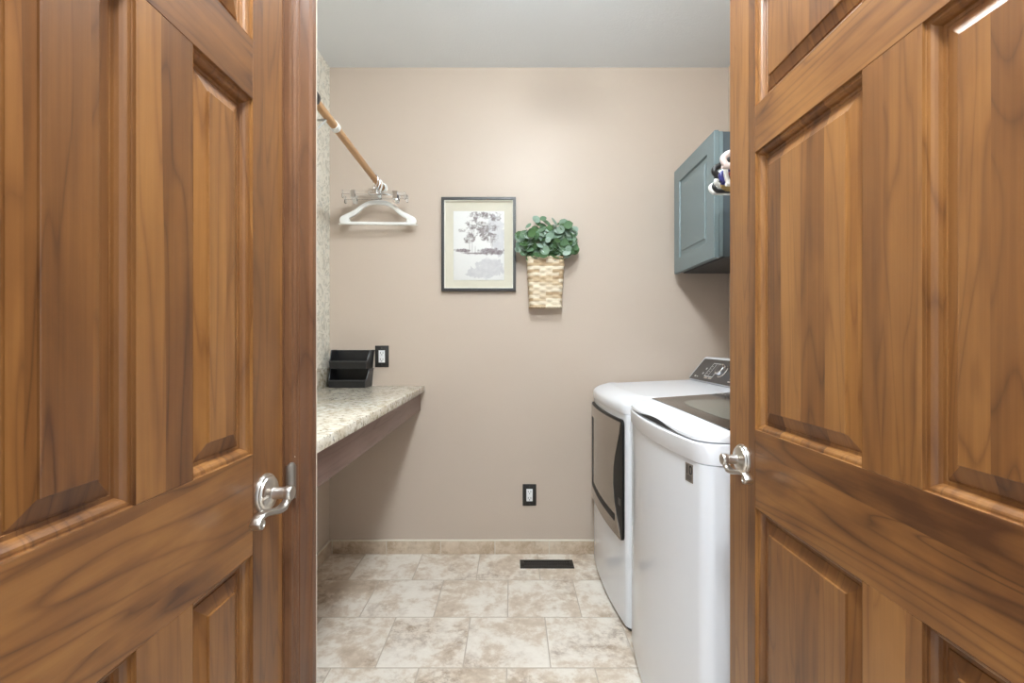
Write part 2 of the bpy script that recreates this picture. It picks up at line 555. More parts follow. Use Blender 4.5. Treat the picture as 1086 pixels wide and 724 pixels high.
def lever(parent, lx, lz, d, face='nickel'):
    """lever handle on the y=0 face at local (lx,lz); d = direction of the hinge along local x"""
    root = MB()
    R = Matrix.Translation((lx, 0, lz)) @ Matrix.Rotation(-PI / 2, 4, 'X')
    root.lathe([(0, 0), (.0325, 0), (.0325, .003), (.0315, .0055), (.0285, .0062), (.0278, .009), (.0262, .0108), (.0225, .0115), (.0195, .0125),
                (.0145, .0145), (.0108, .0160), (.0102, .018), (.0102, .0345), (.0118, .036), (.0124, .037), (.0124, .0455), (.0114, .0472), (0, .048)], 40, R)
    h = root.build('lever_handle', M['nickel'], parent, angle=40)
    h['label'] = 'satin nickel lever handle with round rose'
    # the S-curved band of the lever, ending in a small scroll
    cl = []
    ctrl = [(0, -.0070), (.009, -.0140), (.020, -.0185), (.032, -.0185), (.046, -.0155), (.060, -.0115), (.074, -.0085), (.086, -.0090), (.0935, -.0125), (.0965, -.0175)]
    cl += [Vector((c[0], 0, c[1])) for c in ctrl]
    cx, cz, r0 = .0890, -.0185, .0076
    for k in range(1, 17):
        a = math.radians(10 - k * 28)
        rr = r0 * (1 - k * .043)
        cl.append(Vector((cx + rr * math.cos(a), 0, cz + rr * math.sin(a))))
    rings = []
    n = len(cl)
    for i, p in enumerate(cl):
        dd = (cl[min(i + 1, n - 1)] - cl[max(i - 1, 0)]).normalized()
        nn = Vector((-dd.z, 0, dd.x))
        th = .0062 - .0018 * (i / n) if i < 10 else .0033 - .0010 * ((i - 10) / 16)
        if i == 0: th = .0075
        if i == 1: th = .0065
        wd = .0080 if i > 1 else .0055
        yc = .0405 - (.004 * math.sin(min(1, i / 9) * PI / 2))
        q = []
        for (a, bq) in ((-1, -.6), (-.6, -1), (.6, -1), (1, -.6), (1, .6), (.6, 1), (-.6, 1), (-1, .6)):
            v = p + nn * th * a * .8
            q.append((lx + d * v.x, yc + wd * bq, lz + v.z))
        rings.append(q)
    lv = MB().loft(rings)
    lv.build('lever', M['nickel'], h, angle=38)
    return h

def door(name, label, W, st, mul, loc, rz, lever_x, d, zs):
    r = empty(name, loc, rz)
    tag(r, label, 'door', kind='structure')
    H = 2.03
    for (a, bq) in ((0, st), (W - st, W)):
        MB().box(a, bq, -T, 0, .008, H, .0012, 1).build('stile', M['wood_v'], r)
    rails = [(.008, zs[0]), (zs[1], zs[2]), (zs[3], zs[4]), (zs[5], H)]
    for (z0, z1) in rails:
        MB().box(st, W - st, -T, 0, z0, z1, .0008, 1).build('rail', M['wood_h'], r)
    mx0 = (W - mul) / 2; mx1 = mx0 + mul
    for (z0, z1) in ((zs[0], zs[1]), (zs[2], zs[3]), (zs[4], zs[5])):
        MB().box(mx0, mx1, -T, 0, z0, z1, .0008, 1).build('mullion', M['wood_v'], r)
        panel(st, mx0, z0, z1, r)
        panel(mx1, W - st, z0, z1, r)
    lever(r, lever_x, .938, d)
    return r
ZS = [.24, .850, 1.012, 1.587, 1.683, 1.915]
Wl = .576
door('door_1', 'closed stained six-panel door on the left with nickel lever', Wl, .098, .0945, (DL, .862, 0), -PI / 2, .061, 1, ZS)
Wr = .925
door('door_2', 'open stained six-panel door on the right in front of washer', Wr, .114, .100, (DR, 1.093 - Wr, 0), PI / 2, Wr - .063, -1, ZS)
# jamb and casing around the left door
j = MB()
for (a, bq) in ((.8635, .869), (.282, .2848)):
    j.box(DL - .12, DL, a, bq, 0, 2.035)
j.build('trim_1', M['wood_c'])['kind'] = 'structure'
CAS = [(0, 0), (0, .010), (.003, .0125), (.010, .013), (.013, .0165), (.017, .0178), (.022, .0165), (.025, .0185), (.048, .0215), (.053, .0235), (.057, .0285), (.063, .0300),
       (.070, .0300), (.0725, .0270), (.0725, 0)]
c = MB()
y_in = .8685
c.loft([[(DL + h, y_in + u, z) for (u, h) in CAS] for z in (0, 2.04 + .0725)])
c.loft([[(DL + h, .2765 - u, z) for (u, h) in CAS] for z in (0, 2.04 + .0725)])
c.loft([[(DL + h, y, 2.04 + u) for (u, h) in CAS] for y in (.2765, y_in)])
tr = tag(c.build('trim_2', M['wood_c'], angle=20), 'dark stained moulded casing beside the left door', kind='structure')
nails = MB()
for (u, z) in ((.070, 1.14), (.070, .62), (.070, .77), (.0695, .45), (.012, .98), (.012, .40)):
    hh = .0302 if u > .06 else .0150
    nails.lathe([(0, .0004), (.0011, .0002), (.0012, -.001)], 8, Matrix.Translation((DL + hh, y_in + u, z)) @ Matrix.Rotation(PI / 2, 4, 'Y'))
nails.build('nail_head', M['white_trim'], tr)
# strike plate lip curling round the jamb edge
pts = []
s = MB()
s.patch(lambda u, v: (DL + .004 + .0145 * math.sin(u * PI * .5), .866 + .008 * (1 - math.cos(u * PI * .5)) , .906 + .067 * v + (-.010 * (2 * u - 1) ** 2 if v > .9 else 0)), 8, 8, (.0022, -.0012, 0))
s.build('strike_plate', M['steel_dark'], tr)['label'] = 'dull metal strike plate lip'
MB().box(DL - .12, DL + .0005, YE, YE + .002, 0, ZC).build('trim_3', M['white_trim'])['kind'] = 'structure'

# ------------------------------------------------------------------ counter
ZT = .9455
ct = tag(empty('laundry_counter', (XL, 1.84, 0)), 'wall-hung folding counter with cream granite top on the left', 'counter')
def rel(o, root):
    o.parent = root
    o.matrix_parent_inverse = Matrix.Identity(4)
    # shift the mesh so that it sits in the root's frame
    o.data.transform(root.matrix_basis.inverted())
    return o
CX = -.4915
g = MB(); g.box(XL + .0, CX, YE + .002, YB - .001, ZT - .034, ZT, .004)
rel(g.build('worktop', M['granite']), ct)
g = MB(); g.box(XL + .0015, XL + .021, YE + .002, YB - .001, ZT, ZT + .105, .002)
rel(g.build('backsplash', M['granite']), ct)
g = MB(); g.box(-.538, -.516, YE + .002, YB - .001, .807, ZT - .034, .001)
ap = g.build('apron', M['apron'])
ap['label'] = 'brown stained wood apron board'
ap.data.transform(Matrix.Translation((.527, -1.84, -.86))); ap.data.transform(Matrix.Rotation(PI / 2, 4, 'Z').inverted())
ap.rotation_euler = (0, 0, PI / 2); ap.location = (-.527 - XL, 0, .86); ap.parent = ct
g = MB(); g.box(XL, XL + .02, YE + .002, YB - .001, .85, ZT - .034, .001)
rel(g.build('wall_cleat', M['apron']), ct)

# ------------------------------------------------------------------ black stacking bins
def make_bin(label, loc):
    r = tag(empty('storage_bin', loc, math.radians(-2)), label, 'bin', 'black stacking bins on the counter')
    w, d, h, t = .107, .060, .098, .003
    lip = .40
    def S(u):                 # side wall height: low lip in front, S-curve up to the full height
        k = max(0.0, min(1.0, (u - .03) / .40))
        return h * (lip + (1 - lip) * k * k * (3 - 2 * k))
    def flare(z): return .92 + .08 * z / h
    m = MB()
    m.box(-w * .92, w * .92, -d * .92, d * .96, 0, t, .001)
    m.patch(lambda u, v: ((2 * u - 1) * w * flare(v * h), d * .97, v * h), 2, 4, (0, -t, 0))
    for sx in (-1, 1):
        m.patch(lambda u, v, sx=sx: (sx * w * flare(v * S(u)), -d * .93 + u * d * 1.89, v * S(u)), 24, 3, (-sx * t, 0, 0))
    m.patch(lambda u, v: ((2 * u - 1) * w * flare(v * h * lip), -d * .92 - .004 * v, v * h * lip), 2, 3, (0, t, 0))
    m.build('tray', M['black_pl'], r)
    q = MB()
    left = []
    for k in range(25):
        u = 1 - k / 24
        z = S(u)
        left.append((-w * flare(z), -d * .93 + u * d * 1.89, z))
    right = [(-p[0], p[1], p[2]) for p in left[::-1]]
    fr = [(-w * .90, -d * 1.0, h * lip), (w * .90, -d * 1.0, h * lip)]
    q.tube(left + fr + right, .0032, 8)
    q.box(-w - .003, w + .003, d * .93, d * 1.03, h - .005, h + .001, .001)
    q.build('rim', M['black_rim'], r)
    return r
yb = 2.590
b1 = make_bin('lower black plastic stacking bin resting on the granite counter', (-.886, yb, ZT + .0006))
b2 = copy_thing(b1, (-.881, yb, ZT + .1025), math.radians(-2), 'upper black plastic bin stacked on top of the lower bin')

# ------------------------------------------------------------------ outlets
def outlet(label, x, z):
    r = tag(empty('wall_outlet', (x, YB, z)), label, 'outlet', 'black-plated wall outlets')
    pl = MB(); pl.box(-.0385, .0385, -.006, 0, -.0605, .0605, .0025)
    pl.build('cover_plate', M['black_matte'], r)
    m = MB(); m.box(-.0175, .0175, -.0085, -.004, -.0345, .0345, .001)
    rc = m.build('receptacle', M['white_rec'], r)
    s = MB()
    for dz in (-.018, .018):
        s.box(-.0085, -.0058, -.0089, -.008, dz - .002, dz + .007)
        s.box(.0058, .0085, -.0089, -.008, dz - .002, dz + .006)
        s.box(-.0025, .0025, -.0089, -.008, dz - .0105, dz - .006, .0004)
    s.build('slots', M['black_pl'], rc)
    for dz in (-.048, .048):
        sc = MB()
        sc.lathe([(0, .0015), (.003, .001), (.0035, 0)], 12, Matrix.Translation((0, -.0062, dz)) @ Matrix.Rotation(PI / 2, 4, 'X'))
        sc.build('plate_screw', M['console'], r)
    return r
o1 = outlet('black-plated outlet on the back wall beside the stacked bins', -.733, 1.111)
o2 = copy_thing(o1, (.0985, YB, .331), 0, 'black-plated outlet low on the back wall above the floor register')

# ------------------------------------------------------------------ floor register
r = tag(empty('floor_register', (.186, 2.528, 0)), 'black metal floor register set in the tile by the back wall', 'floor vent')
m = MB()
w2, d2 = .143, .046
m.box(-w2, w2, -d2, -d2 + .020, .0, .005, .0015)
m.box(-w2, w2, d2 - .020, d2, .0, .005, .0015)
m.box(-w2, -w2 + .022, -d2 + .019, d2 - .019, .0, .005, .001)
m.box(w2 - .022, w2, -d2 + .019, d2 - .019, .0, .005, .001)
m.build('frame', M['black_matte'], r)
m = MB(); m.box(-w2 + .01, w2 - .01, -d2 + .01, d2 - .01, .0002, .0012); m.build('duct', M['black_pl'], r)
m = MB()
for k in range(19):
    x = -w2 + .032 + k * .0123
    m.box(x - .0022, x + .0022, -d2 + .019, d2 - .019, .001, .0042)
m.box(-w2 + .02, w2 - .02, -.0015, .0015, .001, .0040)
m.build('louvers', M['black_matte'], r)
m = MB(); m.box(w2 - .033, w2 - .029, -.008, .008, .004, .009, .001); m.build('damper_lever', M['black_matte'], r)

# ------------------------------------------------------------------ closet rod
RX = -.733
def rz_(y): return 2.058 + (YB - y) * .037
r = tag(empty('closet_rod', (RX, YB, 2.058)), 'wooden closet rod along the left wall above the counter', 'closet rod')
def L(x, y, z): return (x - RX, y - YB, z - 2.058)
m = MB(); m.tube([L(RX, YB - .012, rz_(YB)), L(RX, YE + .004, rz_(YE))], .0165, 24); m.build('pole', M['rodwood'], r)
m = MB(); m.lathe([(0, 0), (.032, 0), (.032, .004), (.028, .006), (.024, .018), (.0215, .018)], 28, Matrix.Translation(L(RX, YB, rz_(YB))) @ Matrix.Rotation(PI / 2, 4, 'X'))
m.build('wall_socket', M['white_pl'], r)
m = MB(); m.tube([L(RX, 1.965, rz_(1.965)), L(RX, 1.935, rz_(1.935))], .0205, 24); m.build('white_collar', M['white_pl'], r)
m = MB(); m.tube([L(RX, 1.751, rz_(1.751)), L(RX, 1.743, rz_(1.743)), L(RX, 1.722, rz_(1.722)), L(RX, 1.714, rz_(1.714))], [.022, .0265, .0265, .022], 28); m.build('black_collar', M['black_pl'], r)
m = MB()
yb2 = 1.862
zr = rz_(yb2)
m.tube([L(RX, yb2, zr - .018), L(RX - .05, yb2, zr - .068), L(XL + .004, yb2, zr - .018 - (RX - XL))], .0042, 10)
m.box(XL - RX, XL - RX + .004, yb2 - YB - .012, yb2 - YB + .012, -.36, .06, .001)
m.tube([L(XL + .002, yb2, zr - .02), L(RX, yb2, zr - .018)], .005, 10)
m.build('support_bracket', M['galv'], r)

# ------------------------------------------------------------------ hangers on the left rod
def smooth_closed(pts, n=6):
    out = []
    k = len(pts)
    for i in range(k):
        p0, p1, p2, p3 = (Vector(pts[(i + q) % k]) for q in (-1, 0, 1, 2))
        for s_ in range(n):
            t = s_ / n
            out.append(.5 * ((2 * p1) + (p2 - p0) * t + (2 * p0 - 5 * p1 + 4 * p2 - p3) * t * t + (3 * p1 - p0 - 3 * p2 + p3) * t ** 3))
    return out
def smooth_open(pts, n=6):
    out = []
    k = len(pts)
    for i in range(k - 1):
        p0, p1, p2, p3 = (Vector(pts[max(0, min(k - 1, i + q))]) for q in (-1, 0, 1, 2))
        for s_ in range(n):
            t = s_ / n
            out.append(.5 * ((2 * p1) + (p2 - p0) * t + (2 * p0 - 5 * p1 + 4 * p2 - p3) * t * t + (3 * p1 - p0 - 3 * p2 + p3) * t ** 3))
    out.append(Vector(pts[-1]))
    return out
def hook_pts(z0, rodz, r=.0205):
    """from the neck at height z0 up and over a rod centred at x=0, height rodz"""
    pts = [(0, 0, z0), (.002, 0, z0 + .02), (.010, 0, rodz - .042), (.0185, 0, rodz - .020)]
    for k in range(0, 10):
        a = math.radians(-10 + k * 24)
        pts.append((r * math.cos(a), 0, rodz + r * math.sin(a)))
    return smooth_open(pts, 4)

yh = 2.585
r = tag(empty('clothes_hanger', (RX, yh, rz_(yh)), math.radians(3)), 'solid white plastic clothes hanger on the wooden rod, lowest on it', 'hanger', 'hangers on the wooden rod')
zb = 1.834 - rz_(yh)
half_o = [(.0, .134), (.05, .128), (.092, .106), (.132, .076), (.172, .056), (.199, .041), (.207, .022), (.200, .006), (.184, .0)]
half_i = [(.0, .112), (.045, .107), (.080, .088), (.112, .060), (.138, .044), (.152, .036), (.156, .028), (.150, .020), (.136, .015)]
def ring2(half):
    full = [(x, 0, z) for (x, z) in half] + [(-x, 0, z) for (x, z) in half[::-1][:-1]]
    return smooth_closed(full, 4)
ro, ri = ring2(half_o), ring2(half_i)
sec = [(0, -.007), (.15, -.009), (.85, -.009), (1, -.007), (1, .007), (.85, .009), (.15, .009), (0, .007)]
rings = []
for a, bq in zip(ro, ri):
    rings.append([(a.x + (bq.x - a.x) * u, y, a.z + (bq.z - a.z) * u + zb) for (u, y) in sec])
rings.append(rings[0])
m = MB(); m.loft(rings, cap0=False, cap1=False); m.build('hanger_body', M['white_pl'], r, angle=50)
m = MB(); m.tube(hook_pts(zb + .134, 0), .0048, 10); m.build('hook', M['white_pl'], r)

def clip_hanger(label, y, rz, zbar, halfw):
    r = tag(empty('skirt_hanger', (RX, y, rz_(y)), rz), label, 'hanger', 'hangers on the wooden rod')
    zb = zbar - rz_(y)
    m = MB()
    m.box(-halfw, halfw, -.003, .003, zb - .010, zb + .010, .002)
    m.box(-halfw, -halfw + .008, -.008, .008, zb - .030, zb + .010, .002)
    m.box(halfw - .008, halfw, -.008, .008, zb - .030, zb + .010, .002)
    m.box(-.03, .03, -.006, .006, zb - .012, zb + .022, .004)
    m.build('clear_bar', M['clear'], r)
    m = MB(); m.tube(hook_pts(zb + .018, 0, .0200), .003, 8); m.build('hook', M['chrome'], r)
    for sx in (-1, 1):
        x = sx * halfw * .66
        q = MB()
        q.patch(lambda u, v: (x - .011 + .022 * u, -.014 + .012 * v, zb + .010 - .040 * v), 3, 3, (0, -.0025, 0))
        q.patch(lambda u, v: (x - .011 + .022 * u, .014 - .012 * v, zb + .010 - .040 * v), 3, 3, (0, .0025, 0))
        q.tube([(x - .012, 0, zb - .004), (x + .012, 0, zb - .004)], .0075, 12)
        q.box(x - .012, x + .012, -.006, .006, zb - .034, zb - .026, .002)
        q.build('clip', M['chrome'], r)
    return r
clip_hanger('clear plastic skirt hanger with metal clips, just in front of the white hanger', 2.545, math.radians(-3), 1.972, .174)
clip_hanger('clear plastic skirt hanger with metal clips, front one on the wooden rod', 2.505, math.radians(6), 1.984, .166)

# ------------------------------------------------------------------ framed print
fx0, fx1, fz0, fz1 = -.397, .024, 1.475, 2.004
k_ = (YB - .028) / YB
cx, cz = (fx0 + fx1) / 2, (fz0 + fz1) / 2
r = tag(empty('framed_print', (cx, YB, cz)), 'dark-framed ink-wash landscape print on the back wall', 'picture')
W2, H2 = .2085, .2625
def frame_rings(prof, W, H):
    return [[(-W + i, y, -H + i), (W - i, y, -H + i), (W - i, y, H - i), (-W + i, y, H - i)] for (i, y) in prof]
m = MB(); m.loft(frame_rings([(.004, 0), (0, -.002), (0, -.026), (.002, -.028), (.014, -.028), (.016, -.026), (.016, -.008)], W2, H2), cap0=False, cap1=False)
m.build('frame', M['frame'], r)
m = MB(); m.loft(frame_rings([(.0155, -.0235), (.0200, -.0215), (.0210, -.0060)], W2, H2), cap0=False, cap1=False); m.build('inner_lip', M['cream_lt'], r)
m = MB(); m.box(-W2 + .016, W2 - .016, -.008, -.003, -H2 + .016, H2 - .016); m.build('mat_board', M['cream'], r)
m = MB(); m.box(-.1425, .1425, -.0105, -.008, -.192 - .004, .192, .0005)
pp = m.build('print_sheet', M['print'], r)
pp.location = (0, 0, -.004)

# ------------------------------------------------------------------ wall basket and plant
bx, bz0, bz1 = .186, 1.380, 1.655
r = tag(empty('wall_basket', (bx - .0, YB, bz0)), 'woven seagrass wall basket hanging under the green plant', 'basket')
Hb = bz1 - bz0
def basket_ring(z, shrink=0.0, weave=True):
    t = z / Hb
    hw = .086 + .016 * t - shrink
    dp = .070 + .020 * t - shrink
    out = []
    n = 140
    rc = .025
    # U path: back left -> front left corner -> front right corner -> back right
    segs = []
    Ls = dp - rc; La = rc * PI / 2; Lf = 2 * (hw - rc)
    tot = 2 * Ls + 2 * La + Lf
    for k in range(n + 1):
        s_ = tot * k / n
        if s_ < Ls: x, y, nx, ny = -hw, -s_, -1, 0
        elif s_ < Ls + La:
            a = (s_ - Ls) / rc; x, y = -hw + rc - rc * math.cos(a), -Ls - rc * math.sin(a); nx, ny = -math.cos(a), -math.sin(a)
        elif s_ < Ls + La + Lf: x, y, nx, ny = -hw + rc + (s_ - Ls - La), -dp, 0, -1
        elif s_ < Ls + 2 * La + Lf:
            a = (s_ - Ls - La - Lf) / rc; x, y = hw - rc + rc * math.sin(a), -dp + rc - rc * math.cos(a); nx, ny = math.sin(a), -math.cos(a)
        else: x, y, nx, ny = hw, -(tot - s_), 1, 0
        dsp = 0
        if weave:
            row = math.floor(z / .0175); fr = (z / .0175) % 1
            ctr = s_ - tot / 2
            dsp = (.0032 * math.sin(PI * ctr / .035 + PI * row) + .0015) * math.sqrt(max(0, math.sin(PI * fr)))
        out.append((x + nx * dsp, min(y + ny * dsp, -.0005), z))
    return out
m = MB()
zsamp = [i * Hb / 108 for i in range(109)]
rings = [basket_ring(z) for z in zsamp]
rings += [basket_ring(Hb, .004, False), basket_ring(Hb - .05, .006, False)]
m.loft([[(a[0] * .3, a[1] * .5, .002) for a in rings[0]]] + rings, cap0=True, cap1=True, closed=True)
m.build('woven_body', M['basket'], r, angle=60)
for zz, sh, nm in ((Hb + .001, -.0005, 'braided_rim'), (.006, -.001, 'braided_base')):
    q = basket_ring(min(Hb, max(0, zz)), sh, False)
    m = MB()
    m.tube([(p[0], p[1], zz + .0015 * math.sin(i * .9)) for i, p in enumerate(q)], [.0048 + .0010 * math.sin(i * 1.3) for i in range(len(q))], 8)
    m.build(nm, M['basket'], r, angle=60)

r = tag(empty('potted_eucalyptus', (bx, YB - .05, bz1)), 'leafy green artificial eucalyptus spilling over the woven wall basket', 'plant')
rnd = random.Random(21)
stems = MB(); lv = MB()
def leaf(mb, c, nrm, size, up):
    nrm = Vector(nrm).normalized(); up = Vector(up)
    a = up - nrm * up.dot(nrm)
    if a.length < 1e-4: a = Vector((1, 0, 0))
    a.normalize(); bq = nrm.cross(a)
    t = bmesh.new()
    shape = [(-.52, 0), (-.40, .30), (-.10, .46), (.22, .42), (.46, .20), (.54, 0), (.46, -.20), (.22, -.42), (-.10, -.46), (-.40, -.30)]
    cup = rnd.uniform(.02, .22); fold = rnd.uniform(-.05, .18)
    top = []; bot = []
    for (p, q) in shape:
        hgt = cup * (p * p + q * q) * 1.2 + fold * abs(q)
        v = Vector(c) + (a * p + bq * q + nrm * hgt) * size
        top.append(t.verts.new(v)); bot.append(t.verts.new(v - nrm * .0008))
    mt = t.verts.new(Vector(c)); mbv = t.verts.new(Vector(c) - nrm * .0008)
    k = len(top)
    for i in range(k):
        j = (i + 1) % k
        t.faces.new((top[i], top[j], mt)); t.faces.new((bot[j], bot[i], mbv)); t.faces.new((top[i], bot[i], bot[j], top[j]))
    bmesh.ops.recalc_face_normals(t, faces=t.faces)
    mb._take(t)
nst = 30
for i in range(nst):
    ang = rnd.uniform(-1.0, 1.0)
    lean = rnd.uniform(-.2, .75)
    ln = rnd.uniform(.13, .245) * (1 - .22 * abs(ang))
    p0 = Vector((rnd.uniform(-.07, .07), rnd.uniform(-.015, .02), -.03))
    d = Vector((math.sin(ang) * .75, -lean * .5, math.cos(ang) * .95)).normalized()
    pts = []
    for k in range(7):
        t_ = k / 6
        p = p0 + d * ln * t_ * 1.15 + Vector((math.sin(ang) * .055 * t_ * t_, -.012 * t_ * t_, -.018 * t_ * t_))
        p.y = min(p.y, .035); p.x = max(-.135, min(.135, p.x))
        pts.append(p)
    stems.tube(pts, [.0022 - .0002 * k for k in range(7)], 6)
    for k in range(2, 7):
        for sd in (-1, 1):
            if rnd.random() < .10: continue
            p = pts[k] + Vector((sd * rnd.uniform(.008, .026), rnd.uniform(-.022, .004), rnd.uniform(-.012, .016)))
            p.y = min(p.y, .026)
            nrm = (rnd.uniform(-.8, .8), -1 + rnd.uniform(-.1, .55), rnd.uniform(-.25, 1.0))
            leaf(lv, p, nrm, rnd.uniform(.032, .056), (sd * 1.0, rnd.uniform(-.5, .5), rnd.uniform(-.3, .9)))
for i in range(26):   # skirt of leaves over the basket's edge
    x = rnd.uniform(-.112, .112)
    leaf(lv, (x, rnd.uniform(-.068, -.025), rnd.uniform(.004, .055)), (rnd.uniform(-.6, .6), -1, rnd.uniform(-.1, .9)), rnd.uniform(.036, .056), (math.copysign(1, x), 0, rnd.uniform(-.4, .5)))
stems.build('stems', M['leaf_stem'], r)
lv.build('foliage', M['leaf'], r, angle=50)

# ------------------------------------------------------------------ wall cabinet
KX, KY0, KY1, KZ0, KZ1 = .894, 2.085, 2.600, 1.570, 2.130
r = tag(empty('wall_cabinet', (XR, (KY0 + KY1) / 2, KZ0)), 'slate blue wall cabinet mounted high above the dryer', 'cabinet')
def KL(x, y, z): return (x - XR, y - (KY0 + KY1) / 2, z - KZ0)
def kbox(m, x0, x1, y0, y1, z0, z1, bev=.001):
    a = KL(x0, y0, z0); bq = KL(x1, y1, z1)
    m.box(a[0], bq[0], a[1], bq[1], a[2], bq[2], bev)
m = MB(); kbox(m, KX + .044, XR - .0005, KY0 + .010, KY1 - .004, KZ0 + .004, KZ1 - .002); m.build('cabinet_box', M['cab_shaded'], r)
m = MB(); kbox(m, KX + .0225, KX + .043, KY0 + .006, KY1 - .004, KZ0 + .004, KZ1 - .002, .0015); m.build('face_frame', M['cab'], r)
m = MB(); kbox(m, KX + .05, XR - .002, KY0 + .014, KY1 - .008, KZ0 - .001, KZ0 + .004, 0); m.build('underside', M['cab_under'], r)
# door leaf with routed panel: local plane faces -x
m = MB()
a0, a1, z0, z1 = KY0, KY1, KZ0 - .004, KZ1
def ringx(ins, x):
    return [KL(x, a0 + ins, z0 + ins), KL(x, a1 - ins, z0 + ins), KL(x, a1 - ins, z1 - ins), KL(x, a0 + ins, z1 - ins)]
prof = [(.003, KX + .0215), (0, KX + .020), (0, KX + .003), (.003, KX), (.078, KX), (.080, KX + .0075), (.085, KX + .009), (.089, KX + .0085), (.107, KX + .0035), (.1085, KX + .001), (.111, KX + .0008)]
m.loft([ringx(i, x) for (i, x) in prof])
dd = m.build('door', M['cab'], r, angle=18)
for (yy, zz) in ((KY0 + .02, KZ0 - .0005), (KY1 - .02, KZ0 - .0005)):
    q = MB(); a = KL(KX + .024, yy, zz); q.lathe([(0, -.0035), (.004, -.003), (.0048, 0), (.0048, .004)], 12, Matrix.Translation(a))
    q.build('bumper', M['white_pl'], r)

# ------------------------------------------------------------------ hanging rod and coloured hangers by the cabinet
GX, GZ = .93, 1.905
r = tag(empty('hanging_bar', (GX, KY0, GZ)), 'metal hanging bar fixed to the cabinet side above the washer', 'hanging bar')
m = MB(); m.tube([(0, .009, 0), (0, 1.30 - KY0, 0)], .011, 18); m.build('bar', M['chrome'], r)
m = MB(); m.tube([(0, 1.33 - KY0, 0), (0, 1.30 - KY0, 0)], .014, 18)
m.box(-.008, XR - GX, 1.310 - KY0, 1.322 - KY0, -.012, .012, .002); m.build('end_bracket', M['chrome'], r)
def tube_hanger(label, y, tipx, tipz, mat, rad, drop):
    r = tag(empty('tubular_hanger', (GX, y, GZ)), label, 'hanger', 'coloured hangers by the cabinet')
    hw = GX - tipx
    zt = tipz - GZ
    half = [(0, zt + .085), (.05, zt + .075), (.12, zt + .045), (hw - .03, zt + .014), (hw - .006, zt + .002), (hw, zt - .010), (hw - .010, zt - drop + .004), (hw - .04, zt - drop)]
    full = [(x, 0, z) for (x, z) in half] + [(-x, 0, z) for (x, z) in half[::-1][:-1]]
    m = MB(); m.tube(smooth_closed(full, 5), rad, 10, closed=True); m.build('loop', mat, r, angle=60)
    m = MB(); m.tube(hook_pts(zt + .085, 0, .0145), .0035, 8); m.build('hook', mat, r)
    return r
navy = simple('navy_plastic', (.03, .03, .16), .3)
tan = simple('tan_plastic', (.36, .25, .09), .4)
red = simple('crimson_plastic', (.25, .03, .06), .35)
pink = simple('pale_pink_plastic', (.78, .66, .63), .4)
def px(x, y, Z): return ((x - 543) / 500 * Z, 1.195 + (362 - y) / 500 * Z)
for (label, xx, yy, Z, mt, rad, drop) in (
        ('pale pinkish white hanger, topmost tip beside the cabinet', 767, 166, 1.50, pink, .010, .030),
        ('black hanger poking out just below the pale topmost one', 757.5, 178.5, 1.66, M['black_pl'], .0105, .026),
        ('white hanger between the pale topmost one and the navy one', 769.5, 177, 1.54, M['white_pl'], .0075, .055),
        ('navy blue hanger tip in the middle of the hanger bunch', 764.5, 184, 1.60, navy, .0085, .030),
        ('crimson hanger tucked behind the navy one', 768.5, 187, 1.63, red, .006, .018),
        ('small white hanger tip right above the tan one', 759.5, 190, 1.73, M['white_pl'], .0085, .026),
        ('tan hanger low in the bunch by the cabinet', 766.5, 194, 1.70, tan, .0085, .022),
        ('black hanger directly above the lowest white hanger', 757, 195, 1.80, M['black_pl'], .0075, .028),
        ('white hanger at the bottom of the bunch by the cabinet', 753.5, 197, 1.86, M['white_pl'], .0085, .028)):
    tx, tz = px(xx, yy, Z)
    tube_hanger(label, Z, tx, tz, mt, rad, drop)

# ------------------------------------------------------------------ washer and dryer
def xfront(y, y0, y1, xend, bow, rc=.03):
    t = (y - y0) / (y1 - y0)
    x = xend[0] + (xend[1] - xend[0]) * t - bow * 4 * t * (1 - t)
    for dy in (y - y0, y1 - y):
        if dy < rc:
            dy = max(0.0, dy)
            x += rc - math.sqrt(max(0, rc * rc - (rc - dy) ** 2))
    return x
def ysamples(y0, y1, rc, n=24):
    s = []
    for k in range(8):
        a = k / 7 * PI / 2
        s.append(y0 + rc - rc * math.cos(a))
    s += [y0 + rc + (y1 - y0 - 2 * rc) * (k / n) for k in range(1, n)]
    s += [y0 + y1 - q for q in s[:8][::-1]]
    return s
def outline(y0, y1, xend, bow, xback, rc=.03, grow=0.0):
    pts = [(xfront(y, y0, y1, xend, bow, rc), y) for y in ysamples(y0, y1, rc)]
    pts = [(x - grow if True else x, y) for (x, y) in pts]
    pts += [(xback, y1), (xback, y0)]
    return pts
def sweep_top(prof, y0, y1, xend, bow, rc, wfun, zfun=None, endround=.010):
    """profile list of (dx, z): dx measured from the bowed front; swept along y; wfun(dx) = how much of the bow is kept"""
    rows = []
    ys = ysamples(y0, y1, rc)
    for y in ys:
        e = min(y - y0, y1 - y)
        sh = 0.0
        if e < endround:
            sh = endround - math.sqrt(max(0, endround ** 2 - (endround - e) ** 2))
        xf = xfront(y, y0, y1, xend, bow, rc)
        row = []
        for (i, (dx, z)) in enumerate(prof):
            zz = zfun(i, dx, z, y) if zfun else z
            x = xend[0] + dx + (xf - xend[0]) * wfun(dx)
            zmin = prof[0][1] if zfun is None else zfun(0, prof[0][0], prof[0][1], y)
            zz = zmin + (zz - zmin) * (1 - sh / .06 * .6) if zz > zmin else zz
            row.append((x, y, zz))
        rows.append(row)
    return MB().loft(rows)
keep = lambda dx: max(0.0, min(1.0, 1 - (dx - .03) / .25))

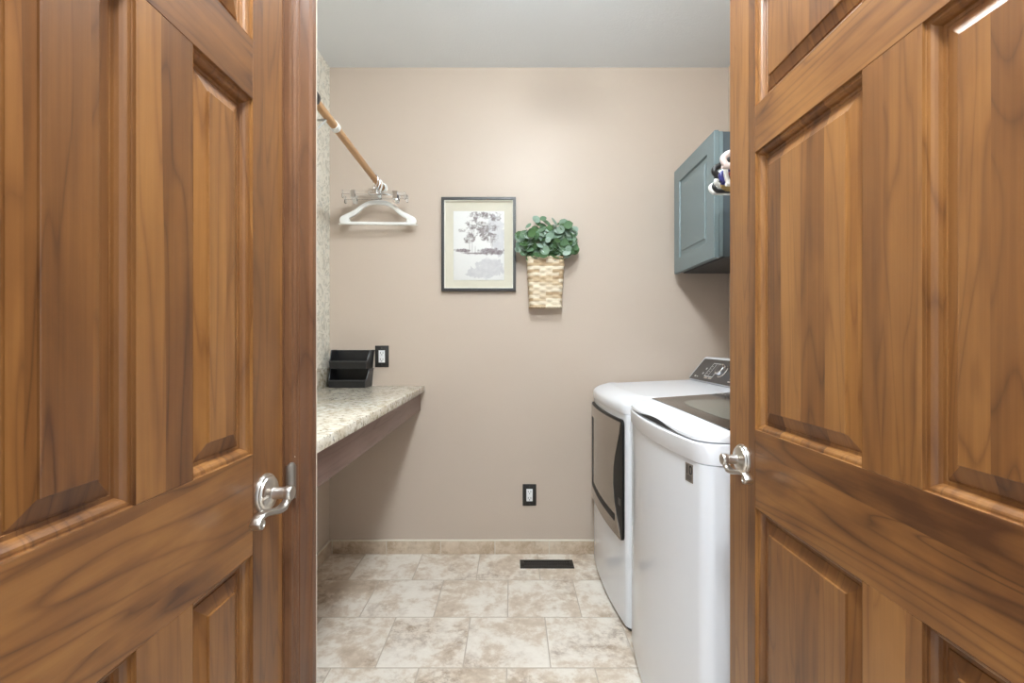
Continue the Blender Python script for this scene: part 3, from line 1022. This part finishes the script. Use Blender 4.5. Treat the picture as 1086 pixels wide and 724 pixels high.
def appliance(name, label, cat, y0, y1, xend, bow, ztop=.878):
    r = tag(empty(name, (.84, (y0 + y1) / 2, 0)), label, cat)
    def lnk(mb, nm, mt, parent=None, **kw):
        mb.bm.transform(Matrix.Translation((-.84, -(y0 + y1) / 2, 0)))
        return mb.build(nm, mt, parent if parent else r, **kw)
    xb = 1.19
    o1_ = outline(y0 + .004, y1 - .004, xend, bow, xb)
    body = MB()
    body.loft([[(x, y, z) for (x, y) in o1_] for z in (.018, ztop)])
    lnk(body, 'cabinet', M['enamel'], angle=25)
    toe = MB()
    o2_ = [(x + .012 if x < xb - .01 else x, y) for (x, y) in outline(y0 + .010, y1 - .010, xend, bow, xb)]
    toe.loft([[(x, y, z) for (x, y) in o2_] for z in (0.0, .019)])
    lnk(toe, 'base', M['gap'])
    return r, lnk

# ---- dryer (far one)
y0, y1, xe, bw = 1.925, 2.632, (.474, .455), .024
r, lnk = appliance('clothes_dryer', 'white front-load dryer next to the back wall with smoked door', 'dryer', y0, y1, xe, bw, .892)
m = sweep_top([(-.004, .893), (-.006, .897), (-.006, .926), (-.002, .935), (.008, .944), (.03, .956), (.07, .968), (.085, .968), (.11, .9665), (.52, .984), (.72, .990), (.72, .893)],
              y0, y1, xe, bw, .06, keep)
lnk(m, 'top_panel', M['enamel_s'], angle=28)
def fx(y, off): return xfront(y, y0, y1, xe, bw) - off
# door slab
dz0, dz1, dy0, dy1 = .360, .866, 1.962, 2.604
def inset_corner(v, lo, hi, z, rc):
    e = min(z - dz0, dz1 - z)
    if e >= rc: return 0.0
    return rc - math.sqrt(max(0, rc * rc - (rc - max(0, e)) ** 2))
def zmap(v): # denser rows near the corners
    return dz0 + (dz1 - dz0) * (.5 - .5 * math.cos(v * PI))
rcn = .022
def slab(u, v):
    z = zmap(v); q = inset_corner(v, 0, 0, z, rcn)
    y = dy0 + q + (dy1 - dy0 - 2 * q) * u
    return (fx(y, -.002), y, z)
m = MB(); m.patch(slab, 24, 20, (-.012, 0, 0)); dslab = lnk(m, 'door', M['black_gl'], angle=40)
def wav(z):
    pts = [(.362, .004), (.39, .018), (.43, .044), (.50, .084), (.57, .102), (.64, .098), (.70, .078), (.76, .048), (.81, .024), (.85, .014), (.88, .014)]
    for (a, bq), (c_, d_) in zip(pts[:-1], pts[1:]):
        if z <= c_:
            t = (z - a) / (c_ - a); t = max(0, t); t = t * t * (3 - 2 * t) if False else t
            return bq + (d_ - bq) * t
    return .008
def facep(u, v):
    z = dz0 + .004 + (dz1 - dz0 - .014) * (.5 - .5 * math.cos(v * PI)); q = inset_corner(v, 0, 0, z, rcn)
    lo = dy0 + max(q, wav(z)) + .002; hi = dy1 - q - .001
    y = lo + (hi - lo) * u
    return (fx(y, .0095), y, z)
m = MB(); m.patch(facep, 24, 40, (-.0035, 0, 0)); lnk(m, 'door_face', M['taupe'], dslab, angle=40)
m = MB(); m.patch(lambda u, v: (fx(2.495 + .062 * u, .0131), 2.495 + .062 * u, .445 + .345 * v), 2, 2, (-.0012, 0, 0))
m.patch(lambda u, v: (fx(2.045 + .512 * u, .0131), 2.045 + .512 * u, .418 + .030 * v + .006 * u), 16, 2, (-.0012, 0, 0))
lnk(m, 'door_grooves', M['black_gl'], dslab)
m = MB()
m.patch(lambda u, v: (fx(1.972 + .030 * u, .0005), 1.972 + .030 * u, .505 + .028 * v), 3, 2, (-.012, 0, 0))
lnk(m, 'door_latch_grip', M['console'], dslab)
# console
def console(lnk, ya, yb_, x0, z0, x1, z1):
    m = MB()
    t_ = .012
    sect = [(x0, z0 - .012), (x0 - .003, z0 + .002), (x1 - .004, z1), (x1 + .004, z1 + .004), (x1 + .05, z1 + .002), (x1 + .105, z0 + .02), (x1 + .105, z0 - .012)]
    m.loft([[(x, y, z) for (x, z) in sect] for y in (ya, yb_)])
    c = lnk(m, 'console', M['enamel_s'], angle=20)
    d = Vector((x1 - x0, 0, z1 - z0)); n_ = Vector((-d.z, 0, d.x)).normalized()
    def P(u, v, off=0.0):   # u 0..1 from near to far end, v 0..1 bottom to top
        return Vector((x0, ya + .008 + (yb_ - ya - .022) * u, z0)) + d * (-.06 + .985 * v) + n_ * (off + .002)
    def quad(u0, u1, v0, v1, off, th, mt, nm, parent):
        m = MB(); m.patch(lambda a, b_: P(u0 + (u1 - u0) * a, v0 + (v1 - v0) * b_, off), 1, 1, n_ * th)
        return lnk(m, nm, mt, parent)
    fc = quad(0, 1, 0, 1, 0, .003, M['console'], 'control_fascia', c)
    return c, fc, P, n_, quad
c, fc, P, n_, quad = console(lnk, 1.955, 2.618, .988, .998, 1.076, 1.106)
Q = lambda u, v, off: P(u, v, off)
def legend(lnk, Pf, n_, items, nm, parent, mt):
    m = MB()
    for (u0, u1, v0, v1) in items:
        m.patch(lambda a, b_: Pf(u0 + (u1 - u0) * a, v0 + (v1 - v0) * b_, .0032), 1, 1, n_ * .0006)
    return lnk(m, nm, mt, parent)
# display outline, columns of marks, buttons
leg = []
def outline_rect(u0, u1, v0, v1, tu, tv):
    return [(u0, u1, v0, v0 + tv), (u0, u1, v1 - tv, v1), (u0, u0 + tu, v0, v1), (u1 - tu, u1, v0, v1)]
leg += outline_rect(.60, .755, .20, .82, .006, .025)
leg += [(.69, .694, .26, .78)]
leg += [(.735 - .012, .735, .32 + .11 * k, .34 + .11 * k) for k in range(4)]
leg += [(.80, .82, .28, .36), (.80, .82, .50, .58), (.90, .93, .12, .18), (.86, .88, .12, .16)]
legend(lnk, P, n_, leg, 'printed_legend', fc, M['print_w'])
quad(.665, .725, .10, .17, .003, .003, M['chrome'], 'button', c)
quad(.585, .645, .10, .17, .003, .003, M['chrome'], 'button', c)
for k in range(4):
    quad(.27, .31, .10 + .12 * k, .15 + .12 * k, .003, .003, M['chrome'], 'button', c)
kc = P(.50, .50, .003)
zax = n_
rot = Vector((0, 0, 1)).rotation_difference(zax).to_matrix().to_4x4()
m = MB(); m.lathe([(0, .026), (.028, .026), (.031, .023), (.032, .004), (.036, .002), (.036, 0)], 32, Matrix.Translation(kc) @ rot)
kn = lnk(m, 'dial', M['chrome'], c)
m = MB(); m.lathe([(0, .0268), (.024, .0268), (.0245, .0255)], 32, Matrix.Translation(kc) @ rot)
lnk(m, 'dial_face', M['console'], kn)

# ---- washer (near one)
y0, y1, xe, bw = 1.190, 1.902, (.489, .480), .035
r, lnk = appliance('clothes_washer', 'white top-load washer behind the open door with glass lid', 'washer', y0, y1, xe, bw)
m = sweep_top([(-.003, .880), (-.005, .884), (-.006, .930), (-.002, .934), (.02, .935), (.72, .955), (.72, .880)], y0, y1, xe, bw, .05, keep, endround=.006)
lnk(m, 'top_rim', M['enamel_s'], angle=28)
m = sweep_top([(.010, .932), (.010, .952), (.72, .962), (.72, .932)], y0 + .012, y1 - .012, xe, bw, .05, keep, endround=.004)
lnk(m, 'finger_recess', M['gap'])
def lidz(i, dx, z, y):
    t = (y - y0) / (y1 - y0)
    # the lid's lower front edge lifts into a long shallow wave for the fingers
    hump = math.exp(-((t - .40) / .24) ** 2) if t > .40 else math.exp(-((t - .40) / .16) ** 2)
    if i <= 1: return z + .019 * hump
    if i == 2: return z + .012 * hump
    if i == 3: return z + .005 * hump
    return z
m = sweep_top([(.030, .938), (-.004, .938), (-.003, .947), (.012, .9565), (.035, .9625), (.066, .966), (.330, .984), (.345, .984), (.345, .945)],
              y0 + .002, y1 - .002, xe, bw, .05, keep, lidz, endround=.012)
lid = lnk(m, 'lid', M['enamel_s'], angle=35)
def lidsurf(x, y, off=0.0):
    return (x, y, .9692 + (x - .555) * .0660 + off)
gy0, gy1 = y0 + .022, y1 - .026
m = MB(); m.patch(lambda u, v: lidsurf(.557 + .247 * u, gy0 + (gy1 - gy0) * v, -.004), 6, 6, (0, 0, .0050)); gl = lnk(m, 'lid_glass', M['lid_glass'], lid)
def win(u, v):
    a = 2 * PI * u
    c_, s_ = math.cos(a), math.sin(a)
    k = 3.2
    rr = v / (abs(c_) ** k + abs(s_) ** k) ** (1 / k)
    return lidsurf(.685 + .080 * rr * c_, 1.50 + .245 * rr * s_, .0012)
m = MB(); m.patch(lambda u, v: win(u, max(v, .02)), 40, 4, (0, 0, .0004)); lnk(m, 'lid_window', M['lid_win'], gl)
m = MB(); m.patch(lambda u, v: (.808 + .070 * u, y0 + .022 + (y1 - y0 - .048) * v, .9835 + .006 * u), 1, 4, (0, 0, .004)); st_ = lnk(m, 'hinge_strip', M['console'])
m = MB()
rr_ = random.Random(4)
for k in range(26):
    yy = y0 + .05 + k * .024
    for q in range(2):
        if rr_.random() < .75:
            x_ = .822 + .026 * q
            m.box(x_, x_ + .010, yy, yy + .010, .9865 + .0022 * q, .9892 + .0022 * q)
lnk(m, 'printed_legend', M['print_w'], st_)
c, fc, P, n_, quad = console(lnk, y0 + .02, y1 - .02, .988, .980, 1.076, 1.090)
# badge on the front corner, with its big numeral
by0, by1, bz0_, bz1_ = 1.246, 1.282, .819, .868
def fxw(y, off): return xfront(y, y0 + .004, y1 - .004, xe, bw) - off
m = MB(); m.patch(lambda u, v: (fxw(by0 + (by1 - by0) * u, .0002), by0 + (by1 - by0) * u, bz0_ + (bz1_ - bz0_) * v), 3, 1, (-.0012, 0, 0))
bd = lnk(m, 'badge', M['badge'])
fc_ = bpy.data.curves.new('numeral', 'FONT'); fc_.body = '10'; fc_.size = .034; fc_.extrude = .0003; fc_.align_x = 'CENTER'; fc_.offset = .0006
fo = bpy.data.objects.new('numeral', fc_); COL.objects.link(fo)
dg = bpy.context.evaluated_depsgraph_get()
me = bpy.data.meshes.new_from_object(fo.evaluated_get(dg))
bpy.data.objects.remove(fo)
bmn = bmesh.new(); bmn.from_mesh(me); bpy.data.meshes.remove(me)
# text x -> world -y (read from the aisle), text y -> world z
bmn.transform(Matrix(((0, 0, -1, 0), (-1, 0, 0, 0), (0, 1, 0, 0), (0, 0, 0, 1))))
slope = (fxw(by1, 0) - fxw(by0, 0)) / (by1 - by0)
ym = (by0 + by1) / 2
for v in bmn.verts:
    v.co.x += fxw(ym, 0) + slope * v.co.y - .0016
    v.co.y += ym; v.co.z += .8405
m = MB(); m.bm.free(); m.bm = bmn
lnk(m, 'badge_numeral', M['black_pl'], bd, smooth=False)
m = MB()
for k in range(3):
    zz = .8335 - k * .0042
    m.patch(lambda u, v: (fxw(by0 + .006 + (by1 - by0 - .012) * u, .0014), by0 + .006 + (by1 - by0 - .012) * u, zz + .0018 * v), 3, 1, (-.0004, 0, 0))
lnk(m, 'badge_lines', M['console'], bd)

# ------------------------------------------------------------------ lamps
LX, LY = .16, 1.38
r = tag(empty('ceiling_light', (LX, LY, ZC)), 'flush white glass ceiling light over the laundry floor', 'ceiling light')
m = MB(); m.lathe([(0, 0), (.075, 0), (.078, -.010), (.070, -.024), (.02, -.030), (.02, -.055), (.0, -.055)], 32); m.build('canopy', M['nickel'], r)
n = NT('lit_opal_glass'); n.base((.9, .9, .88)); n.p(Roughness=.4)
n.set(n.b, 'Emission Color', (.87, .955, 1.0, 1)); n.set(n.b, 'Emission Strength', 72.0)
m = MB(); m.lathe([(0, -.052), (.055, -.056), (.092, -.075), (.108, -.105), (.105, -.135), (.085, -.162), (.05, -.178), (0, -.183)], 32); m.build('glass_shade', n.m, r)
# unseen hall lamp over the camera, added as fill and overhead light
r = tag(empty('hall_fill_light', (.04, .10, ZC)), 'added fill light in the hall, a flush white glass ceiling lamp', 'ceiling light')
m = MB(); m.lathe([(0, 0), (.10, 0), (.105, -.012), (.10, -.024), (0, -.024)], 32); m.build('canopy', M['nickel'], r)
n = NT('lit_opal_glass_fill'); n.base((.9, .9, .88)); n.p(Roughness=.4)
n.set(n.b, 'Emission Color', (.89, .96, 1.0, 1)); n.set(n.b, 'Emission Strength', 142.0)
m = MB(); m.lathe([(.095, -.024), (.145, -.040), (.150, -.055), (.13, -.078), (.08, -.092), (0, -.097)], 32); m.build('glass_shade', n.m, r)

w = bpy.data.worlds.new('world'); scene.world = w
w.use_nodes = True
bg = w.node_tree.nodes['Background']
bg.inputs[0].default_value = (.84, .925, 1.0, 1)
bg.inputs[1].default_value = 0.76

# ------------------------------------------------------------------ camera
cd = bpy.data.cameras.new('camera')
cd.sensor_width = 36.0
cd.lens = 500.0 / 1086.0 * 36.0
cd.clip_start = .02
co_ = bpy.data.objects.new('camera', cd); COL.objects.link(co_)
co_.location = (0, 0, 1.195)
co_.rotation_euler = (PI / 2, 0, 0)
scene.camera = co_
vs = scene.view_settings
vs.view_transform = 'Standard'
vs.look = 'None'
vs.exposure = 0.66
vs.gamma = 1.0
vs.use_curve_mapping = False
